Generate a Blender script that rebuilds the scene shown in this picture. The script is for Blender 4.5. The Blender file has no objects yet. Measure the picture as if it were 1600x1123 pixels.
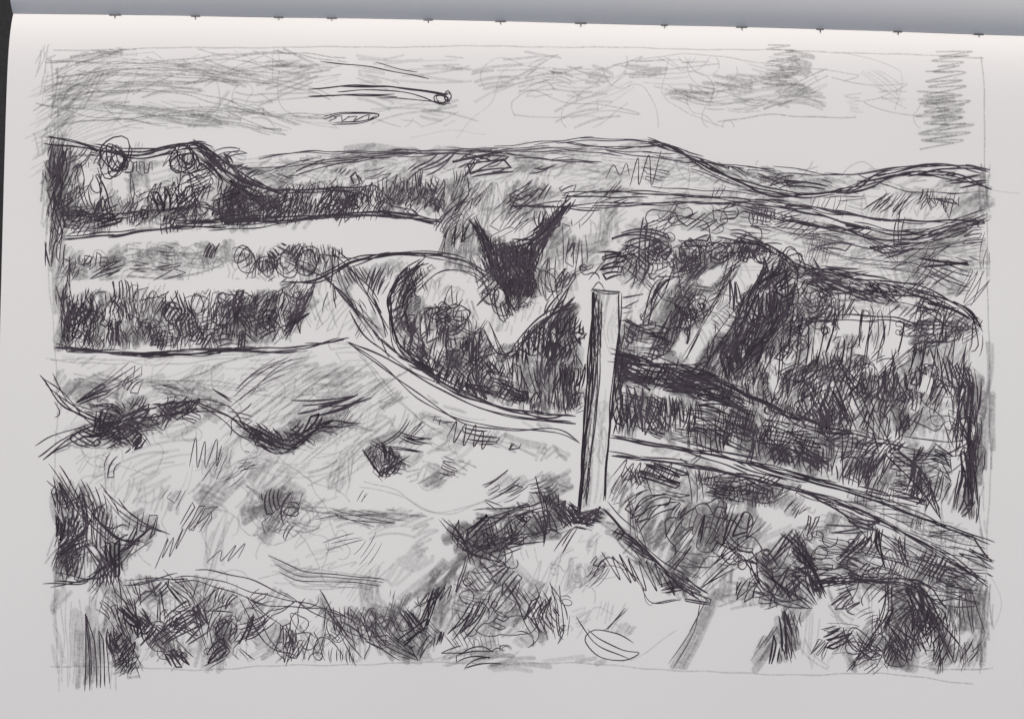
import bpy, math, random
import numpy as np
random.seed(31); rng=np.random.default_rng(31)
S=0.00025                      # metres per drawing unit (A3-ish page)
def fold_y(x): return 13+0.0215*x
def relief(x,y):
    d=np.maximum(y-fold_y(x),0.0)
    z=22*(1-np.exp(-d/40.0))
    z=z-0.000065*np.maximum(y-480,0)**2-0.000035*(x-800)**2
    z=z+1.2*np.sin(x/210+1)*np.sin(y/260)+0.6*np.sin(x/90+y/130)
    return z
def W(x,y,lift=0.0):
    x=np.asarray(x,float);y=np.asarray(y,float)
    return np.stack([(x-800)*S,(561.5-y)*S,relief(x,y)*S+lift],-1)
ST=1.25
X0,X1=5,1680
NX=int((X1-X0)/ST)+1
NY=int(1190/ST)+1
gx=X0+np.arange(NX)*ST
gv=np.arange(NY)*ST
G=np.zeros((NY,NX),np.float32)
def noise(sc):
    h=int(NY/sc)+3;w=int(NX/sc)+3
    a=rng.random((h,w)).astype(np.float32)
    yi=np.arange(NY)/sc;xi=np.arange(NX)/sc
    y0=yi.astype(int);x0=xi.astype(int);fy=(yi-y0)[:,None];fx=(xi-x0)[None]
    return (a[y0][:,x0]*(1-fy)*(1-fx)+a[y0+1][:,x0]*fy*(1-fx)+a[y0][:,x0+1]*(1-fy)*fx+a[y0+1][:,x0+1]*fy*fx)
grain=np.clip(0.50*noise(1.0)+0.55*noise(1.7)+0.35*noise(4)-0.12,0,1.1)
keepm=np.zeros((1200,1700),bool)
def polymask(poly):
    p=np.array(poly,float);x0=int(max(p[:,0].min()-2,0));x1=int(min(p[:,0].max()+2,1699));y0=int(max(p[:,1].min()-2,0));y1=int(min(p[:,1].max()+2,1199))
    X,Y=np.meshgrid(np.arange(x0,x1+1),np.arange(y0,y1+1))
    m=np.zeros(X.shape,bool);n=len(p)
    for i in range(n):
        a=p[i];b=p[(i+1)%n]
        if a[1]==b[1]: continue
        c=((a[1]>Y)!=(b[1]>Y))&(X<(b[0]-a[0])*(Y-a[1])/(b[1]-a[1])+a[0]); m^=c
    return x0,y0,m
def keep(poly):
    x0,y0,m=polymask(poly); keepm[y0:y0+m.shape[0],x0:x0+m.shape[1]]|=m
INK=[]
def graphite(pts,w,d):
    p=np.asarray(pts,float)
    if len(p)<2: return
    q=np.stack([(p[:,0]-X0)/ST,(p[:,1]-fold_y(p[:,0]))/ST],1); hw=w/2/ST
    x0=max(int(q[:,0].min()-hw-2),0);x1=min(int(q[:,0].max()+hw+3),NX);y0=max(int(q[:,1].min()-hw-2),0);y1=min(int(q[:,1].max()+hw+3),NY)
    if x1<=x0 or y1<=y0: return
    D=np.full((y1-y0,x1-x0),99.,np.float32)
    for a,b in zip(q[:-1],q[1:]):
        bx0=max(int(min(a[0],b[0])-hw-2),x0);bx1=min(int(max(a[0],b[0])+hw+3),x1);by0=max(int(min(a[1],b[1])-hw-2),y0);by1=min(int(max(a[1],b[1])+hw+3),y1)
        if bx1<=bx0 or by1<=by0: continue
        XX=np.arange(bx0,bx1)[None];YY=np.arange(by0,by1)[:,None]
        dx,dy=b-a;L=dx*dx+dy*dy+1e-9
        t=np.clip(((XX-a[0])*dx+(YY-a[1])*dy)/L,0,1)
        dd=np.hypot(XX-a[0]-t*dx,YY-a[1]-t*dy)
        s=D[by0-y0:by1-y0,bx0-x0:bx1-x0]; np.minimum(s,dd,out=s)
    c=np.clip((hw-D)/(0.55+hw*0.16)+0.5,0,1)*d*.84
    g=grain[y0:y1,x0:x1]
    c=c*np.clip(0.25+1.25*g,0,1.25)
    T=G[y0:y1,x0:x1]; T[:]=1-(1-T)*(1-np.clip(c,0,.95))
def smooth(pts,step=7.0,wob=1.2):
    p=np.array(pts,float)
    if len(p)==2: p=np.array([p[0],(p[0]*2+p[1])/3,(p[0]+2*p[1])/3,p[1]])
    e=np.vstack([2*p[0]-p[1],p,2*p[-1]-p[-2]]);out=[]
    for i in range(1,len(e)-2):
        a,b,c,d=e[i-1:i+3];n=max(2,int(np.hypot(*(c-b))/step))
        t=(np.arange(n)/n)[:,None]
        out.append(0.5*((2*b)+(-a+c)*t+(2*a-5*b+4*c-d)*t*t+(-a+3*b-3*c+d)*t**3))
    out.append(p[-1:]);o=np.vstack(out)
    k=len(o);ph=rng.random(4)*6.28;s=np.arange(k)*step
    o[:,0]+=wob*(np.sin(s/31+ph[0])+.5*np.sin(s/13+ph[1]));o[:,1]+=wob*(np.sin(s/37+ph[2])+.5*np.sin(s/11+ph[3]))
    return o
def pieces(q,step,j,lo=9,hi=26):
    i=0;n=len(q);out=[]
    while i<n-2:
        k=random.randint(lo,hi);a=max(0,i-random.randint(1,5));seg=q[a:min(n,i+k)]
        if len(seg)>3:
            c=seg.mean(0);th=random.gauss(0,.035);R2=np.array([[math.cos(th),-math.sin(th)],[math.sin(th),math.cos(th)]])
            out.append((seg-c)@R2.T+c+rng.normal(0,j*.55,2))
        i+=k
    return out
def ink(pts,w=2.2,t=0.0,wob=1.2,rep=1,j=3):
    for r in range(rep):
        q=np.array(pts,float)
        if r: q=q+rng.normal(0,j*.8,q.shape)
        q=smooth(q,6,wob+.6)
        if len(q)<14: INK.append((q,w*.82,t)); continue
        for s in pieces(q,6,j): INK.append((s,w*random.uniform(.55,1.0),t+random.uniform(0,.35)))
def pen(pts,w=1.6,d=.5,wob=1.5,rep=1,j=3):
    for r in range(rep):
        q=np.array(pts,float)
        if r: q=q+rng.normal(0,j,q.shape)
        graphite(smooth(q,8,wob),w,min(.8,d*1.1))
def split(p,inside,use_keep=True):
    xi=np.clip(p[:,0].astype(int),0,1699);yi=np.clip(p[:,1].astype(int),0,1199)
    ok=inside(p)
    if use_keep: ok&=~keepm[yi,xi]
    out=[];cur=[]
    for a,o in zip(p,ok):
        if o: cur.append(a)
        else:
            if len(cur)>2: out.append(np.array(cur))
            cur=[]
    if len(cur)>2: out.append(np.array(cur))
    return out
FI,FP=1.0,1.08
def R(poly,ic,pc,ang,ln,ja=10,pw=5.5,pd=.33,iw=2.0,it=0.0,usekeep=True,over=11):
    x0,y0,m=polymask(poly);area=m.sum();H,Wd=m.shape;ys,xs=np.nonzero(m)
    if area<20: return
    if max(p[1] for p in poly)<=242 and min(p[1] for p in poly)<200: pc*=.82;pd*=1.1
    angs=ang if isinstance(ang,(list,tuple)) else [ang]
    for kind,cov in (('p',pc),('i',ic)):
        if cov<=0: continue
        cov=min(cov,.97); w=pw if kind=='p' else iw*.88
        need=-math.log(1-cov)*area/w*(FI if kind=='i' else FP); got=0;guard=0
        cell=14;cnt=np.zeros((H//cell+2,Wd//cell+2))
        while got<need and guard<6000:
            guard+=1
            ks=[random.randrange(area) for _ in range(3)]
            k=min(ks,key=lambda q:cnt[ys[q]//cell,xs[q]//cell]);cx=xs[k]+x0;cy=ys[k]+y0
            a=math.radians(random.choice(angs)+random.gauss(0,ja*1.2))
            u=np.array([math.cos(a),-math.sin(a)]);v=np.array([-u[1],u[0]])
            n=random.randint(2,8);sp=(4.6 if kind=='i' else 5.2)*random.uniform(.6,1.8)
            L=ln*random.uniform(.45,1.45)*(1 if kind=='i' else 1.1)
            conn=random.random()<(.6 if kind=='i' else .4)
            bold=random.choice((.62,.8,.9,1.0,1.2,1.6)) if kind=='i' else random.choice((.3,.45,.7,1.0,1.5))
            tn=it+random.uniform(0,.45)
            off=rng.normal(0,over*.6,2);bow=random.gauss(0,.05)*L
            def inside(p):
                X=np.clip((p[:,0]+off[0]-x0).astype(int),-1,Wd);Y=np.clip((p[:,1]+off[1]-y0).astype(int),-1,H)
                o=(X>=0)&(X<Wd)&(Y>=0)&(Y<H);r=np.zeros(len(p),bool);r[o]=m[Y[o],X[o]];return r
            path=[];strokes=[]
            for i in range(n):
                c=np.array([cx,cy])+v*(i-n/2)*sp*random.uniform(.8,1.2)+u*random.gauss(0,L*.13)
                l=L*random.uniform(.65,1.2);uu=u+v*random.gauss(0,.12)
                t=np.linspace(-.5,.5,max(4,int(l/5)))[:,None]
                s=c+uu*l*t+v*bow*(1-4*t*t)
                if i%2 and conn: s=s[::-1]
                if conn: path.append(s)
                else: strokes.append(s)
            if conn: strokes=[np.vstack(path)]
            for s in strokes:
                for q in split(s,inside,usekeep):
                    got+=np.hypot(*np.diff(q,axis=0).T).sum()*bold
                    yy=np.clip(((q[:,1]-y0)/cell).astype(int),0,cnt.shape[0]-1);xx_=np.clip(((q[:,0]-x0)/cell).astype(int),0,cnt.shape[1]-1)
                    np.add.at(cnt,(yy,xx_),1)
                    if kind=='i': INK.append((q,w*bold*random.uniform(.85,1.15),tn))
                    else: graphite(q,max(1.3,w*bold*random.uniform(.8,1.2)),min(.9,pd*(1.5 if bold<.6 else 1.1))*random.uniform(.7,1.3))
def loops(cx,cy,rx,ry,n,kind='i',w=1.8,drift=(0,0),t=0.1):
    k=int(n*13)+3;th=np.linspace(0,n*6.28,k)+random.random()*6;s=np.linspace(0,1,k)
    f=[random.uniform(.3,.9) for _ in range(4)];ph=[random.random()*6 for _ in range(4)]
    rr=1+.25*np.sin(th*f[0]+ph[0])+.1*np.sin(th*2.3+ph[1])
    p=np.stack([cx+rx*rr*np.cos(th)+rx*.25*np.sin(th*f[2]+ph[2])+(s-.5)*drift[0],cy+ry*rr*np.sin(th+.5*np.sin(th*f[1]))+ry*.25*np.sin(th*f[3]+ph[3])+(s-.5)*drift[1]],1)
    if kind=='i': INK.append((p,w*.85,t+random.uniform(0,.2)))
    else: graphite(p,w,.5)
def scrib(poly,n,length=160,turn=.5,kind='i',w=1.4,t=.2,d=.5):
    x0,y0,m=polymask(poly);ys,xs=np.nonzero(m);H,Wd=m.shape
    if kind=='i': n=int(n*.6)
    for _ in range(n):
        k=random.randrange(len(xs));p=np.array([xs[k]+x0,ys[k]+y0],float);a=random.random()*6.28;c=random.gauss(0,turn);P=[p.copy()]
        for i in range(int(length*random.uniform(.5,1.3)/5)):
            c=c*.86+random.gauss(0,turn*.5);a+=c;st=5*(.7+.6*abs(math.cos(a)))
            p=p+np.array([math.cos(a),math.sin(a)*1.15])*st
            if random.random()<.06: c=-c*1.5
            P.append(p.copy())
        P=np.array(P)
        def inside(q):
            X=np.clip((q[:,0]-x0).astype(int),-1,Wd);Y=np.clip((q[:,1]-y0).astype(int),-1,H)
            o=(X>=0)&(X<Wd)&(Y>=0)&(Y<H);r=np.zeros(len(q),bool);r[o]=m[Y[o],X[o]];return r
        for q in split(smooth(P,3,.2),inside,True):
            if kind=='i': INK.append((q,w*random.uniform(.7,1.2),t+random.uniform(0,.2)))
            else: graphite(q,w,d)
def zig(x0,y0,x1,y1,amp,n,ang=90,kind='i',w=1.8,t=.1,d=.45):
    a=math.radians(ang);u=np.array([math.cos(a),-math.sin(a)]);P=[]
    for i in range(n+1):
        c=np.array([x0+(x1-x0)*i/n,y0+(y1-y0)*i/n])+rng.normal(0,1.5,2);P.append(c+u*amp*(.5 if i%2 else -.5)*random.uniform(.65,1.3))
    if kind=='i': INK.append((smooth(P,4,.4),w*.85,t+.1))
    else: graphite(smooth(P,4,.4),w,d)

# ================================================================== white reserves
POST=[(926,452),(968,457),(966,520),(958,620),(948,720),(944,786),(905,800),(915,640),(921,540)]
keep(POST)
keep([(545,536),(600,563),(655,596),(720,629),(790,655),(880,664),(905,668),(905,700),(830,680),(740,666),(670,644),(610,596)])
keep([(955,680),(1080,704),(1200,735),(1330,775),(1300,780),(1200,757),(1080,724),(958,710)])
keep([(1118,480),(1156,418),(1172,404),(1190,414),(1150,470),(1124,505)])
keep([(1066,556),(1090,512),(1112,488),(1120,508),(1086,568)])
keep([(985,492),(1008,458),(1022,468),(998,508)]);keep([(1026,450),(1048,426),(1060,436),(1036,466)])
keep([(1092,432),(1122,413),(1130,425),(1104,452)])
keep([(1048,545),(1064,518),(1074,530),(1060,558)])
keep([(652,455),(672,425),(700,418),(740,430),(748,470),(700,462),(668,478)])
keep([(750,472),(800,492),(850,470),(850,492),(800,534),(774,536),(750,505)])
keep([(140,378),(310,366),(550,352),(690,362),(686,388),(560,386),(420,372),(250,378)])
keep([(260,440),(360,436),(440,444),(440,452),(260,452)])
keep([(1310,500),(1360,497),(1362,516),(1316,522)])
keep([(985,945),(1080,945),(1060,1030),(1010,1000),(985,970)])
keep([(1115,950),(1195,960),(1165,1035),(1080,1040)])
for q in ((1400,535,26,12),(1350,545,18,10),(900,365,14,7),(960,385,12,8),(1290,540,16,9),(130,275,12,14),(190,300,10,10),(1420,470,16,6),(560,455,16,14),(1210,600,9,14),(1450,600,12,16)):
    keep([(q[0]-q[2],q[1]+q[3]*.4),(q[0]-q[2]*.3,q[1]-q[3]),(q[0]+q[2],q[1]-q[3]*.5),(q[0]+q[2]*.5,q[1]+q[3])])

# ================================================================== loose first layer
R([(900,300),(1545,300),(1545,690),(1310,750),(960,670),(960,450)],.08,.28,[65,80,20,-15],50,16,6,.28,1.7,.25)
R([(975,420),(1240,400),(1250,600),(1180,640),(970,560)],.10,.30,[62,50,80],50,14,6,.3,1.8,.1)
R([(620,410),(735,400),(900,440),(915,650),(800,640),(640,560)],.10,.25,[70,50,95],46,14,6,.3,1.8,.1)
R([(620,270),(930,290),(1010,350),(940,430),(860,440),(700,400)],.08,.30,[65,30,100],46,16,5,.3,1.7,.2)
R([(70,225),(340,232),(480,285),(700,290),(700,345),(75,365)],.12,.32,[72,30,100],36,14,6,.32,1.8,.1)
R([(350,250),(880,226),(1040,235),(1200,290),(1000,300),(700,295),(480,290)],.03,.22,[10,35,-8],60,14,4.5,.24,1.6,.3)
R([(85,450),(500,440),(450,535),(95,548)],.14,.3,[72,100,50],32,14,5,.33,1.8,.1)
R([(950,725),(1330,800),(1550,930),(1540,1045),(1380,1045),(1290,950),(1100,930),(940,790)],.07,.34,[65,-20,80],50,16,7,.3,1.8,.15)
R([(150,905),(600,930),(700,880),(860,850),(780,1010),(640,1035),(200,1040)],.06,.26,[62,45,100,-45],44,18,5,.3,1.7,.15)
R([(85,570),(600,560),(700,690),(600,760),(400,760),(100,740)],.012,.13,[38,25,55],70,12,3.5,.25,1.5,.3)
R([(85,760),(420,760),(700,820),(600,930),(200,900)],.012,.10,[38,60,10],60,16,3.5,.25,1.5,.3)
R([(60,80),(560,85),(540,200),(70,210)],0,.16,[-6,8,24],100,8,2.5,.28)
R([(560,85),(1400,90),(1420,195),(560,200)],0,.07,[-6,8],90,8,2.5,.24)
scrib([(75,235),(700,290),(700,340),(75,350)],26,150,.5,'i',1.5,.15)
scrib([(90,455),(480,445),(440,540),(95,545)],26,150,.6,'i',1.5,.15)
scrib([(90,385),(540,385),(520,435),(90,440)],14,140,.6,'p',1.6,d=.55)
scrib([(620,420),(900,470),(910,650),(640,560)],22,160,.5,'i',1.6,.1)
scrib([(860,300),(1240,330),(1240,420),(900,440)],24,150,.5,'i',1.5,.2)
scrib([(970,400),(1240,400),(1240,600),(970,560)],24,150,.55,'i',1.6,.1)
scrib([(1150,400),(1540,480),(1530,780),(1180,650)],50,170,.45,'i',1.6,.15)
scrib([(960,720),(1540,900),(1500,1040),(1380,1040),(1260,930),(1040,900)],44,170,.45,'i',1.6,.15)
scrib([(160,920),(640,940),(760,860),(900,900),(880,1010),(600,1035),(180,1040)],42,150,.55,'i',1.4,.25)
scrib([(80,560),(640,560),(720,700),(600,930),(220,900),(80,740)],26,200,.3,'p',1.5,d=.48)
scrib([(80,600),(540,640),(480,710),(80,700)],10,140,.4,'i',1.5,.15)
scrib([(80,750),(200,800),(190,900),(80,905)],12,140,.5,'i',1.7,.1)
scrib([(80,80),(1500,90),(1500,200),(80,200)],20,300,.16,'p',1.4,d=.4)
scrib([(860,850),(960,860),(980,980),(860,1000)],8,110,.7,'p',1.5,d=.5)
scrib([(500,250),(1540,250),(1540,330),(500,290)],14,220,.2,'p',1.5,d=.5)

# ================================================================== frame lines
pen([(80,76),(300,73),(560,73),(800,72),(1050,75),(1300,79),(1543,86)],1.7,.45,.8)
pen([(1541,86),(1545,300),(1550,560),(1553,760),(1543,1060)],1.7,.48,1)
pen([(74,225),(70,420),(84,560),(80,800),(78,1060)],1.6,.4,1.5)
pen([(70,1046),(300,1050),(560,1040),(900,1040),(1150,1056),(1400,1060),(1530,1076)],1.7,.45,1.5)
pen([(1380,1040),(1500,1052),(1562,1052)],2,.5)
pen([(1555,294),(1600,300)],1.3,.3)
R([(1534,530),(1556,530),(1558,750),(1538,750)],0,.52,90,90,3,6,.32)
R([(1538,750),(1552,750),(1550,900),(1540,900)],0,.25,90,70,3)
R([(64,250),(102,250),(108,540),(85,545)],.22,.72,[88,84],90,4,8,.38)
R([(64,250),(88,250),(90,420),(70,420)],.30,.4,[88,80],70,4,7,.38)
R([(1530,250),(1552,250),(1552,530),(1540,530)],.02,.28,90,60,6)

# ================================================================== SKY
R([(70,80),(215,68),(220,112),(90,140)],0,.3,[8,20,-8],90,6,2.2,.34)
R([(45,80),(110,75),(110,240),(60,240)],0,.36,[35,28,75],80,10,2,.34)
R([(60,130),(200,85),(210,110),(75,190)],0,.32,[38,30],110,6,3,.3)
R([(100,85),(420,80),(540,100),(420,130),(220,150),(110,120)],0,.36,[-6,4,-12],90,6,3.5,.27)
R([(90,155),(320,150),(480,190),(420,205),(250,190),(120,185)],0,.34,[-12,-6],120,5,2.5,.32)
R([(400,85),(720,80),(720,130),(520,125)],0,.28,[-4,8],60,8,3.5,.24)
R([(520,150),(720,150),(720,200),(560,195)],0,.12,[2,12],50,8,3,.24)
for a in ([(70,92),(250,98),(420,84),(540,96)],[(85,120),(260,104),(470,132),(520,150)],[(75,148),(180,140),(300,150),(470,196)],[(60,165),(170,172),(300,185),(440,203)],[(100,140),(150,125),(290,130),(330,110)],[(120,108),(300,118),(420,128)],[(200,185),(300,168),(420,176),(520,182)],[(80,190),(180,188),(260,192)]):
    pen(a,1.6,.55,2,2,5)
for i in range(26):
    y=80+i*5.5; pen([(50+rng.normal(0,8),y+60+rng.normal(0,4)),(120,y+20),(190+rng.normal(0,20),y-6)],1.3,.36,1)
INKS=lambda pts,w,t,rep,j:[INK.append((smooth(np.array(pts,float)+rng.normal(0,j,(len(pts),2))*(r>0),6,1),w*.88,t)) for r in range(rep)]
INKS([(482,139),(545,134),(600,136)],2.0,.1,1,2);INKS([(530,135),(600,137),(650,141),(700,148)],2.1,.1,2,2)
INKS([(528,144),(600,142),(655,150),(688,163)],1.8,.15,1,3)
INKS([(482,152),(560,149),(620,151)],1.9,.1,2,2);INKS([(590,154),(650,157),(704,163)],1.7,.15,1,2)
INKS([(500,96),(560,103),(612,112),(670,123)],1.7,.2,1,0); INKS([(586,98),(620,108),(652,114)],1.5,.3,1,0)
INKS([(506,184),(540,176),(592,179),(566,188),(520,192)],1.8,.1,2,2.5)
loops(690,156,9,6,2.5);loops(700,153,5,7,2);zig(515,186,585,182,10,13,30,'i',1.5,.2)
R([(760,90),(930,84),(960,120),(890,165),(780,150),(750,115)],0,.34,[8,0,-8],70,8,3.2,.27)
R([(800,110),(880,100),(910,130),(830,150)],0,.26,[8,-4],55,8,3.5,.26)
R([(960,95),(1080,90),(1180,110),(1180,160),(1060,160),(980,130)],0,.38,[6,0,-6],70,7,3.6,.26)
R([(1000,130),(1180,125),(1290,150),(1280,185),(1150,188),(1040,160)],0,.35,[5,0,-6],80,7,3.6,.26)
R([(1185,68),(1255,68),(1290,105),(1290,160),(1200,150),(1190,100)],0,.38,[4,-6],60,8,3.6,.28)
R([(980,98),(1040,96),(1045,122),(985,122)],0,.36,[5,-5],45,8,4,.28)
R([(1300,110),(1420,105),(1420,190),(1330,190)],0,.10,[10,-10],50,10,2.5,.22)
zig(1218,66,1232,120,38,12,5,'p',2,d=.5); zig(1500,74,1480,112,48,9,5,'p',2.2,d=.55)
zig(1478,108,1486,226,68,20,6,'p',2.2,d=.6);zig(1462,140,1470,222,50,13,4,'p',3,d=.5);zig(1480,150,1490,200,44,10,8,'p',3,d=.4)
zig(1195,120,1260,150,55,14,8,'p',2.2,d=.45)
pen([(806,182),(800,160),(830,140),(880,160),(960,168),(1000,180),(950,172),(870,185),(806,182)],1.4,.45)
pen([(960,100),(1060,84),(1180,96),(1290,108),(1345,118),(1320,128)],1.4,.42)
pen([(1300,122),(1360,132),(1422,128),(1380,150),(1350,158),(1378,172),(1440,182)],1.4,.45)
pen([(1320,80),(1400,100),(1412,122),(1400,170)],1.2,.35); pen([(1120,190),(1200,180),(1262,184),(1340,182)],1.8,.5)
pen([(712,215),(735,190),(770,160),(790,110),(850,92)],1.2,.3); pen([(640,215),(700,205),(760,212)],1.2,.25)

# ================================================================== far hills
R([(350,255),(470,240),(700,236),(880,224),(1010,222),(1060,236),(1000,244),(880,240),(700,250),(520,262),(400,272)],.04,.62,[4,0,10],70,6,6,.32)
R([(400,270),(560,258),(740,250),(900,250),(1040,262),(1150,290),(1000,288),(800,290),(620,285),(470,290)],.05,.30,[20,8,35],60,12,4,.26)
R([(1010,222),(1060,236),(1130,256),(1200,268),(1320,276),(1300,300),(1230,300),(1150,284),(1090,262),(1050,242)],.14,.62,[-14,-22],65,8,6,.36)
R([(1170,262),(1320,268),(1400,262),(1360,285),(1300,300),(1200,285)],.05,.5,[-8,2],60,8,6,.32)
R([(1350,290),(1440,262),(1545,272),(1548,300),(1450,285),(1400,300)],.12,.45,[8,-8,20],60,8,5,.33)
R([(1400,300),(1470,288),(1545,300),(1540,345),(1440,345),(1330,330)],.12,.42,[55,60,5],40,10,4.5,.33)
for a in ([(400,248),(470,239),(600,236),(720,236),(880,221),(1010,221),(1050,230)],[(350,256),(420,262),(540,247),(740,240),(860,246),(940,256)],[(880,222),(960,230),(1040,226),(1080,245),(1130,256),(1210,266)],[(540,252),(700,238),(820,232),(960,236),(1060,240)]):
    ink(a,1.8,.25,1.2,2,2.5)
ink([(1010,221),(1058,236),(1090,256),(1140,280),(1200,296),(1262,302),(1330,296),(1372,276),(1440,262),(1500,258),(1552,270)],2.8,.0,1.2,3,3)
ink([(1310,300),(1370,286),(1430,270),(1500,276),(1552,292)],2.4,.05,1.2,3,4)
ink([(1210,266),(1300,272),(1380,266),(1450,258),(1550,264)],1.7,.25,1.2,2)
ink([(1340,272),(1400,296),(1440,300),(1545,296)],1.6,.3)
ink([(1080,262),(1160,292),(1240,306),(1320,305)],2,.2,1,2)
pen([(940,252),(1060,262),(1160,296),(1260,318)],1.5,.5,1.5,2); pen([(760,262),(900,266),(1010,280),(1140,285)],1.4,.45,1.5,2)
zig(950,268,985,264,22,4,80,'i',1.4,.3);zig(985,272,1030,262,44,5,80,'i',1.7,.15)
for a in ([(800,322),(920,322),(1050,318),(1150,316),(1250,328),(1340,350),(1440,358),(1545,330)],[(1160,322),(1240,344),(1320,362),(1400,376),(1480,366),(1545,344)],[(880,308),(1000,304),(1140,310),(1230,318),(1300,330),(1400,345),(1545,342)]):
    ink(a,2.2,.05,1.2,3,3.5)
R([(800,290),(1100,290),(1250,305),(1160,320),(1000,318),(820,318)],.05,.26,[12,25,50],45,12,4.5,.25)
R([(900,322),(1150,320),(1260,335),(1380,375),(1300,380),(1150,360),(1000,345)],.07,.34,[5,18,45],50,12,5,.28)
R([(1240,335),(1340,352),(1440,360),(1540,335),(1545,360),(1440,378),(1340,372)],.22,.5,[-8,5],60,8,5,.33)
R([(1250,365),(1400,378),(1540,360),(1540,440),(1400,430),(1240,390)],.05,.38,[3,-6,12],60,8,5,.3)
R([(1320,385),(1510,375),(1515,400),(1400,415)],.03,.45,[0,6],60,6,6,.33)
for i in range(9): pen([(1180+rng.normal(0,30),350+i*9),(1320,372+i*8),(1530+rng.normal(0,15),350+i*12)],1.5,.42,2)
ink([(1180,350),(1280,366),(1400,392),(1540,372)],1.6,.3,1.2,2)
R([(1380,420),(1545,400),(1540,470),(1440,450)],.05,.3,[15,0,60],50,12,4,.3)

# ================================================================== left hill
R([(68,215),(130,226),(300,226),(345,250),(340,300),(240,300),(75,280)],.07,.24,[70,40,5],34,14,5,.3)
R([(70,215),(112,225),(128,290),(110,350),(75,340)],.36,.6,[80,60,100],44,14,6,.4)
R([(290,232),(330,234),(400,280),(440,320),(360,320),(330,270)],.50,.5,[-40,50,-55],34,12,5,.4,2.2)
R([(130,300),(250,290),(330,290),(440,300),(440,345),(250,350),(90,362),(80,320)],.30,.42,[75,20,100],32,14,5,.38)
R([(90,325),(440,320),(440,346),(100,362)],.30,.3,[8,70,3],40,12,5,.38,2.1)
R([(220,295),(300,292),(310,340),(220,340)],.26,.3,[70,110],30,12,5,.4)
R([(330,310),(470,290),(560,280),(690,285),(700,335),(560,335),(420,345),(330,348)],.44,.5,[75,60,110],28,16,5,.4,2.1)
R([(350,245),(420,262),(480,285),(420,290),(380,275)],.2,.5,[-20,10],40,10,5,.38)
R([(480,262),(680,262),(690,290),(560,290)],.08,.3,[15,60],32,14,5,.3)
for a in ([(66,216),(100,220),(140,228),(215,240),(300,226),(330,232)],[(140,228),(215,236),(310,228),(350,262),(400,290),(450,305)],[(300,224),(340,244),(390,284),(440,300),(560,300)],[(310,232),(345,274),(380,300),(420,330)]):
    ink(a,2.6,.0,1.2,3,3.5)
for a in ([(95,372),(200,362),(300,352),(420,346),(540,338),(620,340),(690,348)],[(300,346),(420,344),(540,334),(600,334),(680,350)]): ink(a,2.6,.0,1.1,3,3)
ink([(80,330),(180,334),(300,320),(380,340)],2,.1,1,3,4)
loops(175,246,21,24,3.5,w=2.5,t=.0);loops(184,250,13,17,2.5,w=2.2,t=0);loops(288,247,17,18,4,w=2.5,t=.0);loops(293,250,9,10,2,w=2.1)
zig(350,338,440,332,26,22,80);zig(440,322,560,322,30,30,75);zig(230,300,330,300,26,20,70);zig(560,300,690,310,30,26,65,t=.2)
for q in ((150,290),(200,300),(120,280)): ink([(q[0],q[1]-30),(q[0]+8,q[1]),(q[0]+4,q[1]+25)],1.8,.1,1,2,5)

# ================================================================== left fields & hedges
R([(100,388),(200,380),(360,374),(375,405),(300,432),(120,442),(85,430)],.10,.58,[8,20,70],38,14,7,.32)
R([(85,400),(180,390),(190,430),(90,440)],.16,.35,[60,20],30,14,5,.4)
pen([(82,436),(170,404),(270,400),(350,410),(280,430),(170,434)],1.8,.5,2,2)
for i in range(7): loops(200+i*22,400+rng.normal(0,6),18,13,1.4,'p',2)
R([(365,392),(440,380),(540,380),(545,420),(490,438),(380,428)],.34,.42,[60,80,110],30,18,5,.38)
for i in range(4): loops(380+i*34,405+rng.normal(0,6),14,17,2.4,w=1.9)
ink([(520,395),(520,430),(516,450)],2.2); ink([(500,400),(560,405)],1.8)
R([(85,455),(190,445),(250,455),(300,490),(470,440),(500,460),(445,528),(300,545),(100,548)],.36,.42,[75,100,60],30,16,5,.4)
R([(90,470),(240,455),(260,520),(220,545),(100,545)],.32,.3,[70,95],34,12,5,.4)
R([(330,470),(440,450),(440,500),(350,520)],.32,.3,[60,30],30,14,5,.4)
R([(240,500),(440,490),(430,540),(240,545)],.20,.3,[80,20],26,14,5,.35)
for i in range(5): loops(270+i*38,490+rng.normal(0,12),14,16,2.2,w=1.8,t=.1)
R([(445,445),(500,430),(540,460),(600,520),(590,540),(540,528),(450,530)],.08,.24,[60,-55,50],50,12,4,.3)
for a in ([(100,551),(200,552),(330,548),(450,541),(540,530)],[(80,540),(180,552),(300,552),(400,546)]): ink(a,2.6,.0,1.1,3,3)
ink([(455,528),(480,480),(500,432)],2,.15,1,3,5);ink([(440,528),(490,440)],1.6,.3,1,2,5)
ink([(500,428),(540,476),(580,516),(610,548)],2.6,.0,1,3,5);ink([(540,412),(580,462),(608,520)],2.0,.1,1,3,5)
ink([(440,400),(480,420),(520,438)],1.8,.1,1,3,5)
R([(520,420),(560,420),(610,500),(600,540),(540,480)],.16,.42,[-58,-50],50,6,5,.36)
R([(560,415),(640,408),(615,470),(590,470)],.05,.35,[60,-60,70],42,10,5,.33)
for a in ([(440,440),(500,436),(548,410),(600,398),(660,396),(720,406),(762,432)],[(500,432),(560,408),(640,394),(700,400)]): ink(a,2.4,.0,1.1,3,3.5)
R([(690,350),(742,345),(740,405),(680,400)],.14,.66,[75,85],60,8,6,.4)
R([(680,290),(740,285),(742,350),(690,350)],.14,.5,[75,60,100],46,12,5,.36)
R([(700,275),(830,280),(870,310),(830,345),(760,340),(700,310)],.12,.32,[50,20,-20,75],44,14,5,.32)
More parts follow.
